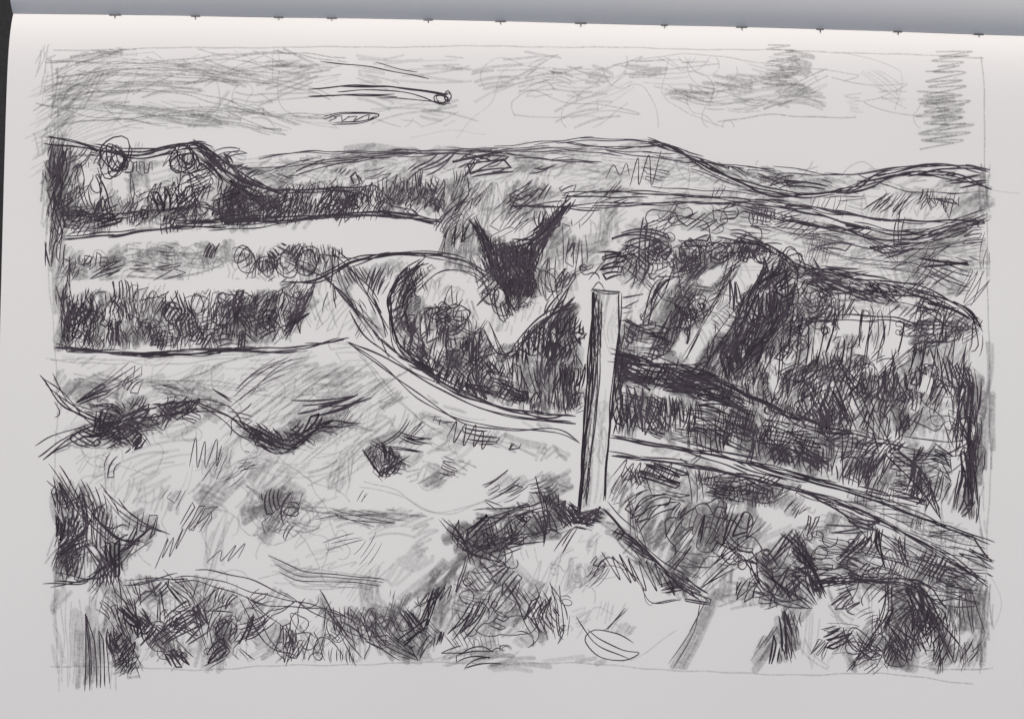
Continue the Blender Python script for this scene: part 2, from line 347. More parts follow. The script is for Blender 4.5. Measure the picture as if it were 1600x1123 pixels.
for i in range(10): pen([(685+i*7,400-rng.random()*20),(705+i*7,330),(730+i*5,285)],1.7,.6,2)

# ================================================================== dark V tree
V=[(736,342),(760,362),(790,378),(825,376),(850,345),(896,312),(880,345),(848,385),(836,420),(840,465),(800,470),(768,440),(748,400)]
R(V,.80,.75,[85,60,110],40,14,6,.5,2.3,over=4)
R([(750,380),(780,380),(836,390),(838,465),(790,455),(760,420)],.5,.3,[90,70],38,14,6,.5,2.3)
ink([(892,316),(870,340),(840,372),(800,386)],3,0,1,5,5);ink([(738,344),(760,382),(775,430),(800,460)],3,0,1,5,5)
ink([(850,330),(846,350),(830,362)],2.2,0,1,3,5)
R([(840,360),(900,350),(920,420),(900,470),(850,460),(838,410)],.20,.4,[60,75,40],44,14,5,.36)
R([(890,350),(1010,345),(1010,400),(930,440),(900,400)],.12,.36,[30,60,10],36,16,5,.33)
loops(780,470,12,22,3,w=2);loops(800,465,10,18,2.5,w=2);loops(765,466,10,14,2);loops(860,440,14,16,2,t=.3)

# ================================================================== round bush & dark hollow
R([(612,450),(650,415),(680,418),(650,455),(645,500),(670,545),(700,575),(690,580),(640,550),(612,500)],.58,.6,[100,75,60],34,16,6,.45,2.2)
R([(650,475),(720,475),(750,500),(740,540),(690,540),(650,500)],.18,.55,[80,60],34,14,6,.38)
R([(660,420),(740,415),(760,440),(700,440),(660,440)],.04,.3,[60,75],34,14,4,.3)
R([(620,530),(700,545),(760,560),(800,600),(890,650),(800,635),(700,598),(640,560)],.60,.55,[60,-35,80],38,14,6,.45,2.2)
R([(690,540),(750,510),(770,550),(800,540),(800,600),(740,580)],.5,.5,[70,100,50],34,16,5,.42,2.2)
R([(790,560),(820,510),(900,480),(915,520),(912,640),(880,652),(800,620)],.54,.6,[85,70,95],44,10,6,.45,2.2)
R([(820,505),(900,480),(916,560),(850,560)],.24,.5,[60,80],40,12,6,.42)
R([(790,460),(850,465),(850,480),(800,490)],.1,.35,[20,60],30,14,5,.3)
ink([(660,414),(632,434),(614,466),(612,510),(630,548),(680,582)],2.8,0,1.5,5,6)
ink([(760,510),(790,560),(840,500),(895,478)],2.4,0,1.5,4,5)
ink([(640,560),(700,592),(780,632),(850,650),(900,656)],2.8,0,1.3,4,4)
ink([(590,530),(640,566),(700,602),(770,632)],2.4,.0,1.3,3,4)
for q in ((690,490),(720,492),(708,508)): loops(q[0],q[1],17,14,2.2,w=1.9,t=.1)
ink([(652,455),(690,425),(740,432),(775,462)],1.8,.2,1,2);ink([(700,500),(740,520),(760,500)],1.6,.2,1,2)
R([(655,425),(740,425),(740,465),(660,470)],.02,.18,[75,60],30,12,3,.3,usekeep=False)
R([(745,440),(850,470),(850,495),(760,530)],.05,.25,[60,75],34,12,4,.28,usekeep=False)

# ================================================================== right bush
R([(930,400),(1010,385),(1030,410),(990,470),(960,450)],.14,.38,[60,30,80],36,16,5,.36)
R([(1005,380),(1060,372),(1180,372),(1240,400),(1190,405),(1120,410),(1060,430),(1010,410)],.54,.5,[60,30,100],28,20,6,.42,2.2)
R([(1050,410),(1130,400),(1150,420),(1100,470),(1060,480),(1040,450)],.20,.42,[60,45],40,12,5,.36)
R([(1040,460),(1090,440),(1080,520),(1050,560),(1020,530)],.16,.6,[60,65],44,10,7,.4)
R([(970,490),(1050,500),(1060,545),(1030,560),(970,540)],.28,.5,[-30,60,10],38,12,5,.38)
R([(1190,410),(1240,405),(1245,470),(1200,540),(1140,600),(1060,590),(1100,560),(1150,490)],.58,.65,[60,75,45],42,14,7,.45,2.3)
R([(1110,530),(1180,500),(1200,560),(1130,600)],.3,.4,[60,80],38,14,6,.45)
R([(960,545),(1040,570),(1100,575),(1180,640),(1170,650),(1040,610),(965,600)],.78,.5,[-12,-20,60],52,8,6,.45,2.4)
R([(962,600),(1180,640),(1300,690),(1312,752),(1200,725),(1080,692),(960,672)],.58,.72,[95,80,-18],48,10,7,.42,2.2)
R([(1160,650),(1240,670),(1250,735),(1150,705)],.2,.35,[60,95],48,10,5,.4)
R([(1060,560),(1150,400),(1195,412),(1095,580)],.10,.14,[62,-50],34,14,4,.3,1.8,.1,usekeep=False)
R([(980,510),(1040,425),(1062,436),(1000,520)],.10,.16,[58,-40],30,14,4,.3,1.8,.1,usekeep=False)
ink([(960,552),(1040,572),(1100,590),(1180,625),(1260,660),(1330,680)],3.0,0,1.3,5,6)
ink([(960,585),(1060,600),(1160,630)],2.6,0,1.3,4,5);ink([(1080,692),(1200,728),(1310,752)],2.4,.0,1,3,4)
ink([(1120,378),(1188,384),(1232,410),(1242,450),(1205,520),(1140,590)],2.8,0,1.5,4,8)
for i in range(4): loops(1030+i*48,388+10*math.sin(i)+rng.normal(0,6),17,14,2.3,w=2)
loops(1240,408,14,18,3,w=2.1);loops(1190,398,16,14,3,w=2);loops(1080,490,9,8,2,t=.1)
ink([(1005,500),(1030,455),(1062,425)],2.2,.0,1,5,8);ink([(1066,560),(1108,480),(1162,400)],2,.05,1,3,4);ink([(1095,580),(1140,510),(1196,415)],2.4,.0,1,3,5)
for i in range(6): ink([(975+i*8,505+i*4),(1010+i*6,515+i*3),(1045,530+i*4)],1.7,.1)
for i in range(9): ink([(1085+rng.normal(0,6)+i*7,505-i*10),(1110+i*7,490-i*11)],1.8,.15,1)
R([(1240,405),(1330,435),(1440,455),(1535,500),(1530,515),(1400,480),(1300,470),(1250,440)],.44,.5,[-16,-12,50],46,12,5,.42,2.1)
ink([(1240,405),(1330,434),(1440,452),(1500,480),(1535,512)],2.6,0,1.5,3,7);ink([(1260,425),(1360,460),(1440,470),(1520,500)],2.2,.05,1.5,3,6)
ink([(1260,380),(1340,410),(1440,425),(1500,450)],1.6,.25,1.5,2,6)
R([(1240,440),(1330,470),(1330,500),(1250,530),(1200,520)],.34,.45,[60,100,20],34,16,5,.4)
R([(1440,480),(1530,510),(1500,530),(1430,560),(1420,520)],.42,.4,[50,20,80],36,14,5,.42)
R([(1170,530),(1330,510),(1440,540),(1530,530),(1535,600),(1400,640),(1250,620),(1150,600)],.2,.34,[80,95,60],44,12,6,.36,1.9)
R([(1140,580),(1260,570),(1260,660),(1180,640)],.34,.5,[65,90],46,12,6,.42)
R([(1250,560),(1330,560),(1335,690),(1300,690),(1250,650)],.56,.55,[85,105,60],46,14,6,.44,2.4)
R([(1330,560),(1480,590),(1480,680),(1340,690)],.26,.42,[85,70],50,10,6,.38)
R([(1390,600),(1430,600),(1420,690),(1390,680)],.22,.5,[90,80],50,10,7,.42)
R([(1480,600),(1535,590),(1540,720),(1525,810),(1490,790),(1500,700)],.62,.66,[88,80],62,8,7,.45,2.5)
R([(1290,680),(1400,690),(1500,700),(1500,780),(1440,800),(1310,755)],.42,.55,[80,-15,55],44,14,7,.42,2.3)
R([(1330,700),(1400,700),(1420,760),(1350,765)],.2,.3,[60],44,12,6,.42)
R([(1200,460),(1260,470),(1240,560),(1170,560)],.36,.5,[60,80],40,12,5,.4)
ink([(1250,500),(1300,498),(1380,500),(1440,510),(1530,512)],2.2,.0,1.5,2,4)
for i in range(22):
    x=1180+i*16; y=555+rng.normal(0,20); ink([(x,y+rng.random()*50),(x+6,y),(x+12,y-30-rng.random()*20)],2.3,.0,1,2,5)
for i in range(9): ink([(1515+rng.normal(0,8),620+i*12),(1522+rng.normal(0,4),700),(1528+rng.normal(0,6),790)],3.2,0,1)
ink([(1310,560),(1350,620),(1380,690)],2.4,0,1,4,8);ink([(1390,700),(1440,740),(1470,800)],2.4,0,1,4,8)
ink([(1340,680),(1400,690),(1470,700),(1530,690)],2,.1,1,3,7);
pen([(1360,380),(1420,480),(1480,560),(1520,700)],1.4,.4,3,2,8)

# ================================================================== the post
pen([(926,452),(968,457)],3,.7,.5,2,1)
INKS([(925,452),(940,455),(967,458)],2.2,0,2,1.5)
INKS([(928,455),(922,540),(915,640),(903,800)],2.9,0,4,2)
INKS([(968,458),(966,520),(958,620),(948,720),(945,782)],2.2,.05,3,2)
INKS([(940,470),(938,560),(928,680),(916,790)],1.9,.1,2,2.5)
INKS([(922,455),(936,440),(945,452)],1.8,.1,1,0)
R([(926,455),(941,456),(938,560),(929,680),(917,795),(903,800),(915,640),(921,540)],.34,.6,[86],80,2,4,.42,1.8,usekeep=False,over=1)
R([(941,456),(967,458),(956,640),(944,785),(918,795),(930,680)],.0,.30,[86],60,3,3,.26,usekeep=False,over=2)
R([(968,500),(976,560),(962,640),(952,660),(958,600)],.6,.5,[85],40,6,5,.4)
R([(884,780),(905,795),(945,788),(935,820),(900,818)],.75,.6,[30,-30,0],28,14,6,.5,2.2)

# ================================================================== path
INKS([(540,532),(600,572),(652,622),(720,654),(800,670),(868,676),(905,692)],1.9,.15,2,3)
INKS([(545,534),(605,560),(680,604),(760,640),(830,656),(900,662)],1.9,.1,2,2)
INKS([(955,680),(1080,702),(1200,735),(1330,770),(1450,812),(1552,852)],2.2,.05,2,4)
ink([(955,682),(1080,704),(1200,735),(1330,770),(1450,812),(1552,852)],2.4,.05,1,2,5)
INKS([(958,710),(1100,730),(1200,754),(1330,792),(1470,862),(1552,920)],2.1,.1,2,4)
ink([(958,712),(1100,730),(1200,756),(1330,792),(1470,862),(1552,920)],2.2,.1,1,2,5)
R([(655,612),(720,640),(870,665),(870,672),(740,660),(660,630)],.0,.2,[-20,-10],60,6,4,.3,usekeep=False)
R([(960,690),(1080,706),(1330,775),(1300,790),(1060,725)],.04,.16,[-16,60],40,8,4,.3,usekeep=False)
R([(650,640),(740,668),(900,704),(880,722),(760,704),(670,668)],.10,.45,[-22,-12,50],44,10,5,.34)
zig(702,668,765,690,30,9,70,'i',2,.0)
R([(1320,765),(1450,805),(1550,850),(1550,905),(1470,850),(1330,790)],.16,.42,[-24,-16,70],60,10,5,.35)
for i in range(6): ink([(1240+i*10,762+i*4),(1350,795+i*7),(1450,832+i*11),(1550,862+i*10)],1.8,.1,2)

# ================================================================== left field / mounds
R([(90,560),(330,555),(540,540),(600,570),(640,620),(600,640),(450,620),(330,610),(150,590)],.0,.18,[35,20],70,12,3.5,.24)
R([(340,580),(520,570),(620,600),(640,640),(560,680),(420,660),(340,620)],.02,.36,[38,45,28],80,10,4,.28)
R([(440,640),(620,650),(760,690),(700,740),(560,700),(520,690)],.02,.30,[38,25,10],70,12,4,.28)
for i in range(44):
    x=330+rng.random()*260;y=590+rng.random()*110; pen([(x,y+25),(x+30,y),(x+72,y-28)],1.6,.55,1)
for a in ([(70,560),(180,568),(240,562),(420,548)],[(110,590),(220,594),(340,602),(420,610)],[(240,620),(300,585),(380,560),(480,548)],[(560,545),(600,600),(640,640),(700,680),(780,700)],[(90,640),(120,600),(160,580)]): pen(a,1.5,.5,2,2,4)
M=[(72,590),(110,625),(160,628),(240,622),(330,628),(375,655),(430,672),(480,655),(545,660),(500,690),(450,708),(400,695),(350,652),(270,655),(220,690),(180,708),(120,690),(60,712),(110,672),(150,655)]
R(M,.40,.66,[-40,25,40,0],40,14,7,.42,2.2)
R([(150,630),(260,650),(230,690),(180,700),(140,670)],.3,.55,[30,60,45],44,12,7,.42)
R([(360,660),(440,675),(500,665),(470,700),(400,700)],.4,.4,[-35,40],40,12,6,.42,2.1)
ink([(72,592),(110,632),(160,664),(200,690)],2.5,0,1.2,4,8);ink([(60,714),(110,676),(170,664),(220,652),(300,634)],2.5,.0,1.2,4,7)
ink([(300,628),(350,645),(390,676),(450,704),(500,672),(560,660)],2.5,0,1.2,4,6);ink([(330,610),(362,628)],2.2,.05,1,2)
R([(75,600),(160,580),(330,605),(360,630),(240,625),(120,640)],.08,.55,[-8,30,60],44,10,6,.35)
zig(296,706,345,712,44,7,80,'i',1.6,.2);
R([(110,700),(180,710),(350,720),(480,715),(520,690),(640,700),(560,760),(420,790),(240,800),(120,760)],.01,.20,[36,20,60],60,14,3.5,.26)
R([(290,700),(360,700),(350,745),(300,745)],.02,.25,[70],40,8,4,.28)
R([(568,698),(605,694),(632,715),(625,740),(590,745)],.66,.6,[60,100,20],24,18,5,.5,2.1)
for a in ([(566,700),(598,747)],[(578,690),(640,724)],[(600,698),(660,706)],[(590,744),(634,714)]): ink(a,2.2,0,1,2,4)
R([(625,715),(700,715),(745,735),(690,765),(640,755)],.03,.5,[-20,35,50],40,12,6,.34)
R([(560,680),(620,640),(700,680),(610,700)],.01,.25,[45,20],44,12,5,.27)
R([(230,790),(380,720),(520,720),(600,770),(470,770),(370,780),(300,830)],.015,.30,[38,44,60],70,12,4,.28)
R([(365,770),(450,755),(500,785),(490,850),(420,862),(380,830)],.06,.58,[30,60,10],48,16,6,.34)
R([(470,790),(640,790),(700,815),(620,820),(500,815)],.04,.48,[2,-8,10],70,8,5,.34)
for q in ((450,796),(440,805),(470,805),(410,810)): loops(q[0],q[1],26,20,2.6,'p',1.8)
loops(452,798,13,10,2.2,t=.2);loops(430,820,40,30,2,'p',1.6)
pen([(380,760),(430,790),(520,800),(660,806)],1.8,.55,2,3,4);ink([(490,812),(560,806),(640,812)],1.5,.3)
for i in range(7): pen([(418+i*5,868+i*7),(470,890+i*5),(530,896+i*4),(604-i*4,905+i*3)],1.5,.55,2)
for i in range(3): INKS([(418+i*8,870+i*12),(470,892+i*8),(530,898+i*6),(600-i*4,906+i*5)],1.5,.3,1,0)
zig(420,900,560,880,36,8,20,'p',1.5)
R([(420,860),(600,840),(700,850),(620,930),(500,930)],0,.14,[35,50],50,12,3.5,.25)
pen([(560,760),(620,770),(680,800),(740,790),(850,740)],1.6,.42,2,2,4)
R([(740,750),(880,735),(890,785),(840,775),(770,800)],.14,.45,[8,35,15],44,12,5,.38)

# lower left dark corner
R([(78,735),(130,760),(180,800),(200,860),(180,910),(140,925),(80,912)],.40,.62,[75,100,60],50,14,7,.42,2.2)
R([(80,745),(120,790),(140,850),(110,905),(80,880)],.30,.3,[60,100],44,14,6,.42)
ink([(80,740),(120,790),(170,840),(220,850)],2.5,0,1.2,4,8);ink([(160,768),(200,810),(250,830)],2.0,.1,1,3,6)
ink([(80,912),(130,914),(160,895),(230,830)],2.2,.0,1,4,8);ink([(130,930),(180,870),(240,815)],2,.1,1,3,6)
R([(180,800),(250,800),(230,860),(190,890)],.12,.5,[40,55],44,12,6,.38)
zig(245,870,290,830,40,7,70,'i',1.4,.35);zig(330,870,380,862,34,6,60,'i',1.4,.35)
R([(75,915),(170,930),(175,1070),(110,1090),(72,1075)],.02,.48,[88,85],110,5,8,.28)
for i in range(16): pen([(80+i*7+rng.normal(0,4),925+rng.random()*60),(84+i*6,1010),(82+i*6,1060+rng.random()*28)],1.5,.4,2)
R([(140,910),(200,920),(210,1060),(170,1050),(150,960)],.26,.45,[-62,60,90],44,14,6,.4)
R([(165,950),(210,945),(300,1035),(270,1045),(200,1000)],.5,.5,[-50,-58,60],50,10,6,.45,2.3)
R([(160,1000),(215,1000),(215,1060),(170,1058)],.32,.4,[80,60],34,14,5,.4)
R([(200,900),(360,905),(440,930),(600,950),(640,1030),(560,1035),(330,1045),(280,1020),(230,960)],.14,.40,[70,45,100,-50],44,18,6,.34)
R([(200,925),(330,915),(370,960),(300,990)],.12,.3,[45,-45],44,14,5,.38)
R([(330,960),(380,960),(350,1045),(320,1040)],.25,.3,[60,100],30,14,5,.4)
R([(540,950),(640,950),(700,1000),(640,1035),(560,1000)],.25,.66,[-55,60],48,12,8,.44)
for i in range(5): loops(270+i*66+rng.normal(0,9),975+rng.normal(0,14),14,16,1.5,w=1.5,t=.3)
for a in ([(200,925),(300,900),(400,930),(520,960),(600,1010)],[(260,905),(300,960),(330,1040)],[(380,930),(420,1000),(450,1030)],[(500,940),(540,1000),(560,1035)],[(240,1010),(300,960),(350,920)],[(160,960),(190,1010),(210,1058)]): ink(a,2.0,.1,2,3,9)
ink([(320,1040),(350,1020),(330,990),(360,970)],2,.05,2,3,5)

# broad pencil diagonals to the post foot
R([(600,985),(630,930),(745,840),(790,850),(700,930),(640,1030)],.04,.62,[48,42,52],130,5,9,.38)
R([(640,940),(720,900),(760,930),(740,1010),(650,1030)],.11,.42,[60,70,45],70,10,6,.35)
R([(640,1010),(780,1010),(900,1030),(1010,1035),(760,1045),(620,1050)],.01,.4,[12,5,20],60,8,5,.3)
D=[(700,835),(745,800),(800,795),(840,758),(870,770),(905,800),(940,808),(870,840),(800,850),(760,870),(730,870)]
R(D,.36,.72,[35,60,10,-50],36,14,8,.47,2.2)
R([(700,830),(760,815),(850,800),(850,850),(750,868)],.22,.5,[45,-50],34,14,7,.45)
R([(835,765),(870,765),(905,805),(860,812)],.4,.4,[-50,70],34,12,6,.42)
for a in ([(700,830),(730,860),(790,880)],[(690,812),(720,840),(745,880)],[(745,805),(800,800),(850,790)],[(730,875),(770,845),(850,830)],[(840,760),(850,800),(850,850)]): ink(a,2.2,.0,1.5,3,6)
loops(775,870,18,16,3);loops(760,845,16,12,2)
zig(660,935,705,925,24,8,60,'i',2,.1);zig(655,945,690,930,20,6,30)
R([(780,880),(880,920),(870,1000),(780,1010),(730,960)],.12,.36,[75,-55,50],44,14,5,.35)
R([(720,900),(830,880),(830,980),(740,1000)],.06,.36,[50,62],50,14,5,.35)
for i in range(12): ink([(785+i*8+rng.normal(0,5),905+rng.random()*20),(808+i*7,950),(833+i*5,985+rng.random()*20)],1.8,.15,2)
loops(885,940,8,6,1.5,w=1.3,t=.35)
zig(830,900,900,905,50,9,75,'p',1.6)
INKS([(918,985),(940,1002),(975,1018),(1000,1022),(975,1034),(935,1026),(914,1002),(930,986),(965,992),(992,1008)],1.8,.15,1,0);INKS([(900,965),(912,985),(935,1010),(985,1032)],1.8,.2,1,4)
pen([(985,1035),(1010,1020),(1060,985)],1.3,.45);pen([(900,1000),(930,950),(960,960)],1.3,.4)
R([(860,830),(930,830),(960,880),(900,930),(860,900)],.01,.2,[70,50],44,14,3.5,.28)
R([(900,870),(960,870),(950,920),(900,925)],.05,.26,[50],30,14,3.5,.3)
R([(880,930),(980,940),(1000,1000),(900,980)],.02,.16,[60,30],44,14,3.5,.28)

# right foreground
R([(935,790),(975,830),(1040,890),(1110,935),(1060,930),(1000,880),(945,830)],.38,.66,[-42,60,-38],44,12,8,.42,2.2)
ink([(940,795),(1000,850),(1060,905),(1110,935)],2.5,0,1.5,4,6)
R([(958,712),(1100,732),(1240,765),(1300,800),(1200,800),(1080,790),(960,745)],.22,.55,[55,-12,80],40,14,7,.38)
R([(960,745),(1100,790),(1240,800),(1180,860),(1110,930),(1020,870),(960,800)],.13,.56,[72,60,50],66,10,10,.38)
R([(1040,790),(1075,790),(1060,850),(1020,850)],.1,.6,[65],56,8,10,.45)
R([(1110,780),(1150,790),(1120,880),(1090,860)],.13,.6,[70],60,8,10,.45)
R([(1090,745),(1170,748),(1235,768),(1200,782),(1120,772)],.45,.4,[-8,70],34,12,5,.4,2.2)
ink([(1090,745),(1160,745),(1240,764)],2.2,.0,1.5,3,4);ink([(1240,766),(1200,780),(1130,776)],2.0,.1,1.5,2,4)
zig(1110,762,1225,770,18,18,70);zig(965,735,1060,740,26,16,60,t=.1)
R([(1170,870),(1240,828),(1262,860),(1292,930),(1255,962),(1200,935)],.28,.68,[-58,60,-50],60,10,7,.42)
R([(1230,830),(1262,850),(1290,925),(1268,930)],.55,.5,[-62],60,8,6,.45,2.4)
ink([(1238,828),(1262,862),(1292,930)],3,0,1.2,4,5);ink([(1170,872),(1195,920),(1230,940),(1270,945)],2.4,.05,1.2,3,6);ink([(1170,870),(1210,890),(1240,830)],2,.1,1.2,2,4)
R([(1000,880),(1110,925),(1190,900),(1250,960),(1130,940),(1050,935)],.22,.5,[-15,70,20],38,12,5,.36)
zig(950,880,1050,910,46,14,-65,'i',1.9,.05)
ink([(912,912),(950,880),(1000,905),(1020,940),(1060,935)],1.8,.2,1.5,2,5)
R([(1220,950),(1250,950),(1238,1040),(1218,1042)],.6,.68,[80,95],52,8,7,.45,2.6)
R([(1240,800),(1330,800),(1470,860),(1550,915),(1550,935),(1400,910),(1280,890)],.24,.48,[-18,75,60,-30],46,14,6,.36)
R([(1280,880),(1400,905),(1440,940),(1300,930),(1270,915)],.28,.45,[-8,12],44,12,5,.38)
for i in range(10): ink([(1270+i*5,830+i*7),(1340,850+i*6),(1420,872+i*7),(1540,905+i*6)],1.7,.15,3)
ink([(1270,915),(1330,905),(1420,915),(1480,950)],2.6,.0,1.5,4,6)
R([(1180,1000),(1222,965),(1215,1040),(1172,1045)],.04,.6,[52],60,6,9,.38)
R([(1255,945),(1390,945),(1400,1050),(1250,1045)],.06,.2,[60,-50,20],50,14,3.5,.3,1.6,.2)
for i in range(4): graphite(smooth([(1052+i*7,1045),(1085+i*6,985),(1118+i*3,925)],8,1),9,.4)
ink([(1048,1042),(1082,985),(1108,935)],1.7,.2,1,2,3)
R([(1390,905),(1455,915),(1470,980),(1440,1050),(1400,1040),(1380,980)],.36,.7,[62,95,-60],60,12,9,.43,2.3)
R([(1430,930),(1500,960),(1510,1030),(1460,1045)],.42,.5,[-62,60,85],52,12,8,.42,2.3)
R([(1478,905),(1556,910),(1556,990),(1490,985)],.10,.74,[90,86],70,6,9,.4)
R([(1540,980),(1556,980),(1552,1050),(1538,1050)],.0,.55,[90],60,5,8,.38)
R([(1300,985),(1400,1000),(1420,1055),(1350,1065),(1310,1030)],.24,.4,[50,75,-40],44,16,5,.38)
R([(1440,1030),(1540,1000),(1545,1050),(1470,1060)],.08,.3,[40,70],44,12,4,.3)
for i in range(3): loops(1350+i*28,1015+rng.normal(0,12),16,18,1.8,w=1.7,t=.2)
ink([(1395,910),(1380,970),(1340,1050)],2.5,.0,1.5,4,8);ink([(1440,920),(1470,980),(1500,1040)],2.6,0,1.5,4,8)
for x in (1368,1405,1445,1475): pen([(x,700),(x+4,800),(x-2,900),(x,960)],1.6,.45,2,2,5)
for i in range(14): pen([(1390+rng.random()*120,900-rng.random()*60),(1395+rng.random()*120,820)],1.5,.4,2)
R([(1440,850),(1545,900),(1540,930),(1450,915)],.08,.3,[60,-30],50,12,5,.33)
pen([(1500,950),(1530,985),(1560,975),(1535,1000),(1550,1040),(1520,1010),(1500,1045),(1508,1000),(1480,980),(1515,985),(1500,950)],1.5,.4)
pen([(1545,880),(1575,940),(1560,990)],1.3,.35)
def blur(a,k):
    for ax in (0,1):
        c=np.cumsum(np.insert(np.pad(a,[(k,k) if i==ax else (0,0) for i in (0,1)],mode='edge'),0,0,axis=ax),axis=ax,dtype=np.float64)
        n=a.shape[ax];hi=np.take(c,range(2*k+1,2*k+1+n),axis=ax);lo=np.take(c,range(0,n),axis=ax);a=((hi-lo)/(2*k+1)).astype(np.float32)
    return a
film=blur(blur(G,9),9)*.12*(0.6+.8*noise(30))
G=1-(1-G)*(1-np.clip(film,0,.15))

# ------------------------------------------------------------------ build meshes
def new_obj(name,verts,faces_quads,mat,parent=None,smooth_=True,attr=None):
    me=bpy.data.meshes.new(name);nv=len(verts);nf=len(faces_quads)
    me.vertices.add(nv);me.vertices.foreach_set('co',np.asarray(verts,np.float32).ravel())
    me.loops.add(nf*4);me.loops.foreach_set('vertex_index',np.asarray(faces_quads,np.int32).ravel())
    me.polygons.add(nf);me.polygons.foreach_set('loop_start',np.arange(nf,dtype=np.int32)*4);me.polygons.foreach_set('loop_total',np.full(nf,4,np.int32))
    me.update(calc_edges=True)
    me.polygons.foreach_set('use_smooth',np.full(nf,smooth_,bool))
    if attr is not None:
        for k,vv in attr.items():
            a=me.attributes.new(k,'FLOAT','POINT');a.data.foreach_set('value',np.asarray(vv,np.float32).ravel())
    ob=bpy.data.objects.new(name,me);bpy.context.collection.objects.link(ob);me.materials.append(mat)
    if parent: ob.parent=parent
    return ob
def gridfaces(ny,nx):
    i=np.arange(ny*nx).reshape(ny,nx)
    return np.stack([i[:-1,:-1],i[1:,:-1],i[1:,1:],i[:-1,1:]],-1).reshape(-1,4)
def mat(name):
    m=bpy.data.materials.new(name);m.use_nodes=True;nt=m.node_tree;return m,nt,nt.nodes['Principled BSDF']
def paper_mat(name,attr):
    m,nt,b=mat(name);N=nt.nodes;L=nt.links
    tc=N.new('ShaderNodeTexCoord');n1=N.new('ShaderNodeTexNoise');n1.inputs['Scale'].default_value=900;n1.inputs['Detail'].default_value=4
    n2=N.new('ShaderNodeTexNoise');n2.inputs['Scale'].default_value=9;n2.inputs['Detail'].default_value=3
    L.new(tc.outputs['Object'],n1.inputs['Vector']);L.new(tc.outputs['Object'],n2.inputs['Vector'])
    r=N.new('ShaderNodeMix');r.data_type='RGBA';r.inputs[6].default_value=(.78,.762,.742,1);r.inputs[7].default_value=(.83,.815,.795,1)
    L.new(n2.outputs['Fac'],r.inputs[0]);out=r.outputs[2]
    if attr:
        a=N.new('ShaderNodeAttribute');a.attribute_name='graphite'
        x=N.new('ShaderNodeMix');x.data_type='RGBA';x.inputs[7].default_value=(.10,.094,.097,1)
        L.new(a.outputs['Fac'],x.inputs[0]);L.new(out,x.inputs[6]);out=x.outputs[2]
    L.new(out,b.inputs['Base Color']);b.inputs['Roughness'].default_value=.75;b.inputs['Specular IOR Level'].default_value=.25
    bp=N.new('ShaderNodeBump');bp.inputs['Strength'].default_value=.15;bp.inputs['Distance'].default_value=.0001
    L.new(n1.outputs['Fac'],bp.inputs['Height']);L.new(bp.outputs['Normal'],b.inputs['Normal'])
    return m
book=bpy.data.objects.new('sketchbook',None);bpy.context.collection.objects.link(book)
pm=paper_mat('drawing_paper',True);pm2=paper_mat('blank_paper',False)
GX,GV=np.meshgrid(gx,gv);GY=GV+fold_y(GX)
GXs=GX+np.clip((45-GX)/40,0,1)*(3-0.028*GV)
new_obj('drawing_page',W(GXs,GY).reshape(-1,3),gridfaces(NY,NX),pm,book,attr={'graphite':np.clip(G,0,.88)})
u=np.concatenate([np.linspace(0,60,40),np.linspace(64,1000,90)]);xx=np.linspace(7,1690,80)
UX,UU=np.meshgrid(xx,u)
UY=fold_y(UX)-UU
UZ=34*(1-np.exp(-UU/42.0))-0.00002*UU**2-0.000035*(UX-800)**2+1.2*np.sin(UX/210+1)*np.sin(UY/260)*np.exp(-UU/60)
v=np.stack([(UX-800)*S,(561.5-UY)*S,UZ*S+1e-5],-1).reshape(-1,3)
new_obj('facing_page',v,gridfaces(len(u),80)[:,::-1],pm2,book)
def box(name,x0,x1,y0,y1,z0,z1,m,parent=book):
    c=[((x-800)*S,(561.5-y-0.0)*S,z*S) for z in (z0,z1) for y in (y0,y1) for x in (x0,x1)]
    f=[(0,1,3,2),(4,6,7,5),(0,4,5,1),(2,3,7,6),(0,2,6,4),(1,5,7,3)]
    return new_obj(name,c,f,m,parent,False)
mc,nt,b=mat('black_cover_board');b.inputs['Base Color'].default_value=(.012,.012,.014,1);b.inputs['Roughness'].default_value=.6
box('page_block',16,1670,60,1190,-85,-68,pm2);box('page_block_back',16,1670,-980,0,-85,-60,pm2)
box('cover',8,1690,-1000,1212,-94,-86,mc)
mt,nt,b=mat('binding_thread');b.inputs['Base Color'].default_value=(.06,.055,.055,1)
tv=[];tf=[]
for x in (172,300,432,516,668,782,908,1040,1162,1286,1410,1540):
    y=fold_y(x);k=len(tv);a=random.uniform(2.5,5);h=random.uniform(2.5,5)
    for dx,dy,dz in ((-a*2,-.9,2.2),(a*2,-1.0,2.2),(a*2,.9,2.3),(-a*2,.8,2.3),(-1.1,1.2,3),(.9,1.2,3),(1.4,h,5.2),(-.2,h,5.2)):
        z=relief(x+dx,y+max(dy,0))+dz*.6
        tv.append(((x+dx-800)*S,(561.5-y-dy)*S,z*S))
    tf+= [(k,k+3,k+2,k+1),(k+4,k+7,k+6,k+5)]
new_obj('stitching',tv,tf,mt,book,False)
VV=[];FF=[];TT=[];base=0
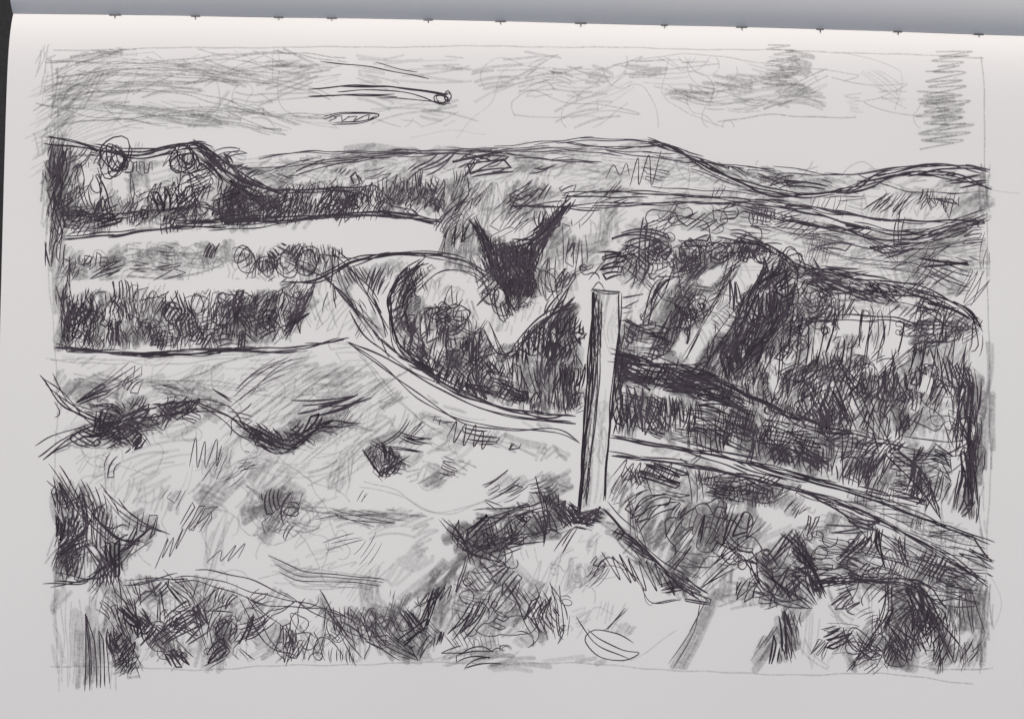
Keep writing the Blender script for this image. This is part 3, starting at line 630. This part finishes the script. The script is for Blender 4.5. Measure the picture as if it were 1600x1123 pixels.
for p,w,t in INK:
    p=np.asarray(p,float);n=len(p)
    if n<3: continue
    d=np.gradient(p,axis=0);l=np.hypot(d[:,0],d[:,1])+1e-6;nr=np.stack([-d[:,1]/l,d[:,0]/l],1)
    s=np.linspace(0,1,n);pr=np.clip(np.minimum(s,1-s)*n*.35+.4,0,1)*(1+.18*np.sin(np.arange(n)*.6+random.random()*6))
    hw=(w*.5*pr*.98)[:,None]
    q=np.concatenate([(p+nr*hw)[:,None],(p-nr*hw)[:,None]],1).reshape(-1,2)
    lift=random.uniform(.00003,.00008)
    VV.append(W(q[:,0],q[:,1],lift));i=base+np.arange(n-1)*2
    FF.append(np.stack([i,i+2,i+3,i+1],1));TT.append(np.full(2*n,t));base+=2*n
VV=np.vstack(VV);FF=np.vstack(FF);TT=np.concatenate(TT)
mi,nt,b=mat('pen_ink');N=nt.nodes;L=nt.links
a=N.new('ShaderNodeAttribute');a.attribute_name='tone'
tc=N.new('ShaderNodeTexCoord');nz=N.new('ShaderNodeTexNoise');nz.inputs['Scale'].default_value=700;L.new(tc.outputs['Object'],nz.inputs['Vector'])
ad=N.new('ShaderNodeMath');ad.operation='MULTIPLY_ADD';ad.inputs[1].default_value=.3;L.new(nz.outputs['Fac'],ad.inputs[0]);L.new(a.outputs['Fac'],ad.inputs[2])
x=N.new('ShaderNodeMix');x.data_type='RGBA';x.inputs[6].default_value=(.013,.008,.015,1);x.inputs[7].default_value=(.13,.105,.13,1)
L.new(ad.outputs[0],x.inputs[0]);L.new(x.outputs[2],b.inputs['Base Color']);b.inputs['Roughness'].default_value=.6;b.inputs['Specular IOR Level'].default_value=.2
new_obj('pen_strokes',VV,FF,mi,book,True,{'tone':TT})
mtb,nt,b=mat('black_table_cloth');N=nt.nodes;L=nt.links
tc=N.new('ShaderNodeTexCoord');nz=N.new('ShaderNodeTexNoise');nz.inputs['Scale'].default_value=600;L.new(tc.outputs['Object'],nz.inputs['Vector'])
cr=N.new('ShaderNodeValToRGB');cr.color_ramp.elements[0].color=(.004,.004,.005,1);cr.color_ramp.elements[1].color=(.03,.03,.034,1);L.new(nz.outputs['Fac'],cr.inputs[0]);L.new(cr.outputs[0],b.inputs['Base Color']);b.inputs['Roughness'].default_value=.8
tx=np.linspace(-1.5,1.5,60);A,B=np.meshgrid(tx,tx)
new_obj('table',np.stack([A,B,np.full_like(A,-95*S)],-1).reshape(-1,3),gridfaces(60,60)[:,::-1],mtb,None)
# light
w=bpy.data.worlds.new('World');bpy.context.scene.world=w;w.use_nodes=True;nt=w.node_tree
bpy.context.scene.view_settings.view_transform='Standard';bpy.context.scene.view_settings.look='None'
sk=nt.nodes.new('ShaderNodeTexSky');sk.sky_type='NISHITA';sk.sun_disc=False
EL,AZ=math.radians(41),math.radians(-4)
sk.sun_elevation=EL;sk.sun_rotation=AZ;sk.air_density=1.0;sk.dust_density=4;sk.ozone_density=1
nt.links.new(sk.outputs[0],nt.nodes['Background'].inputs[0]);nt.nodes['Background'].inputs[1].default_value=.08
sl=bpy.data.lights.new('sun','SUN');sl.energy=2.3;sl.angle=math.radians(20);sl.color=(1,.965,.92)
so=bpy.data.objects.new('sun',sl);bpy.context.collection.objects.link(so)
from mathutils import Vector
dv=Vector((math.sin(AZ)*math.cos(EL),math.cos(AZ)*math.cos(EL),math.sin(EL)))
so.rotation_euler=dv.to_track_quat('Z','Y').to_euler()
cam=bpy.data.cameras.new('camera');co=bpy.data.objects.new('camera',cam);bpy.context.collection.objects.link(co)
H=.60;zr=18*S;cam.sensor_width=36;cam.lens=36*(H)/(1600*S);co.location=(0,0,H+zr)
cam.clip_start=.01;cam.clip_end=100;bpy.context.scene.camera=co
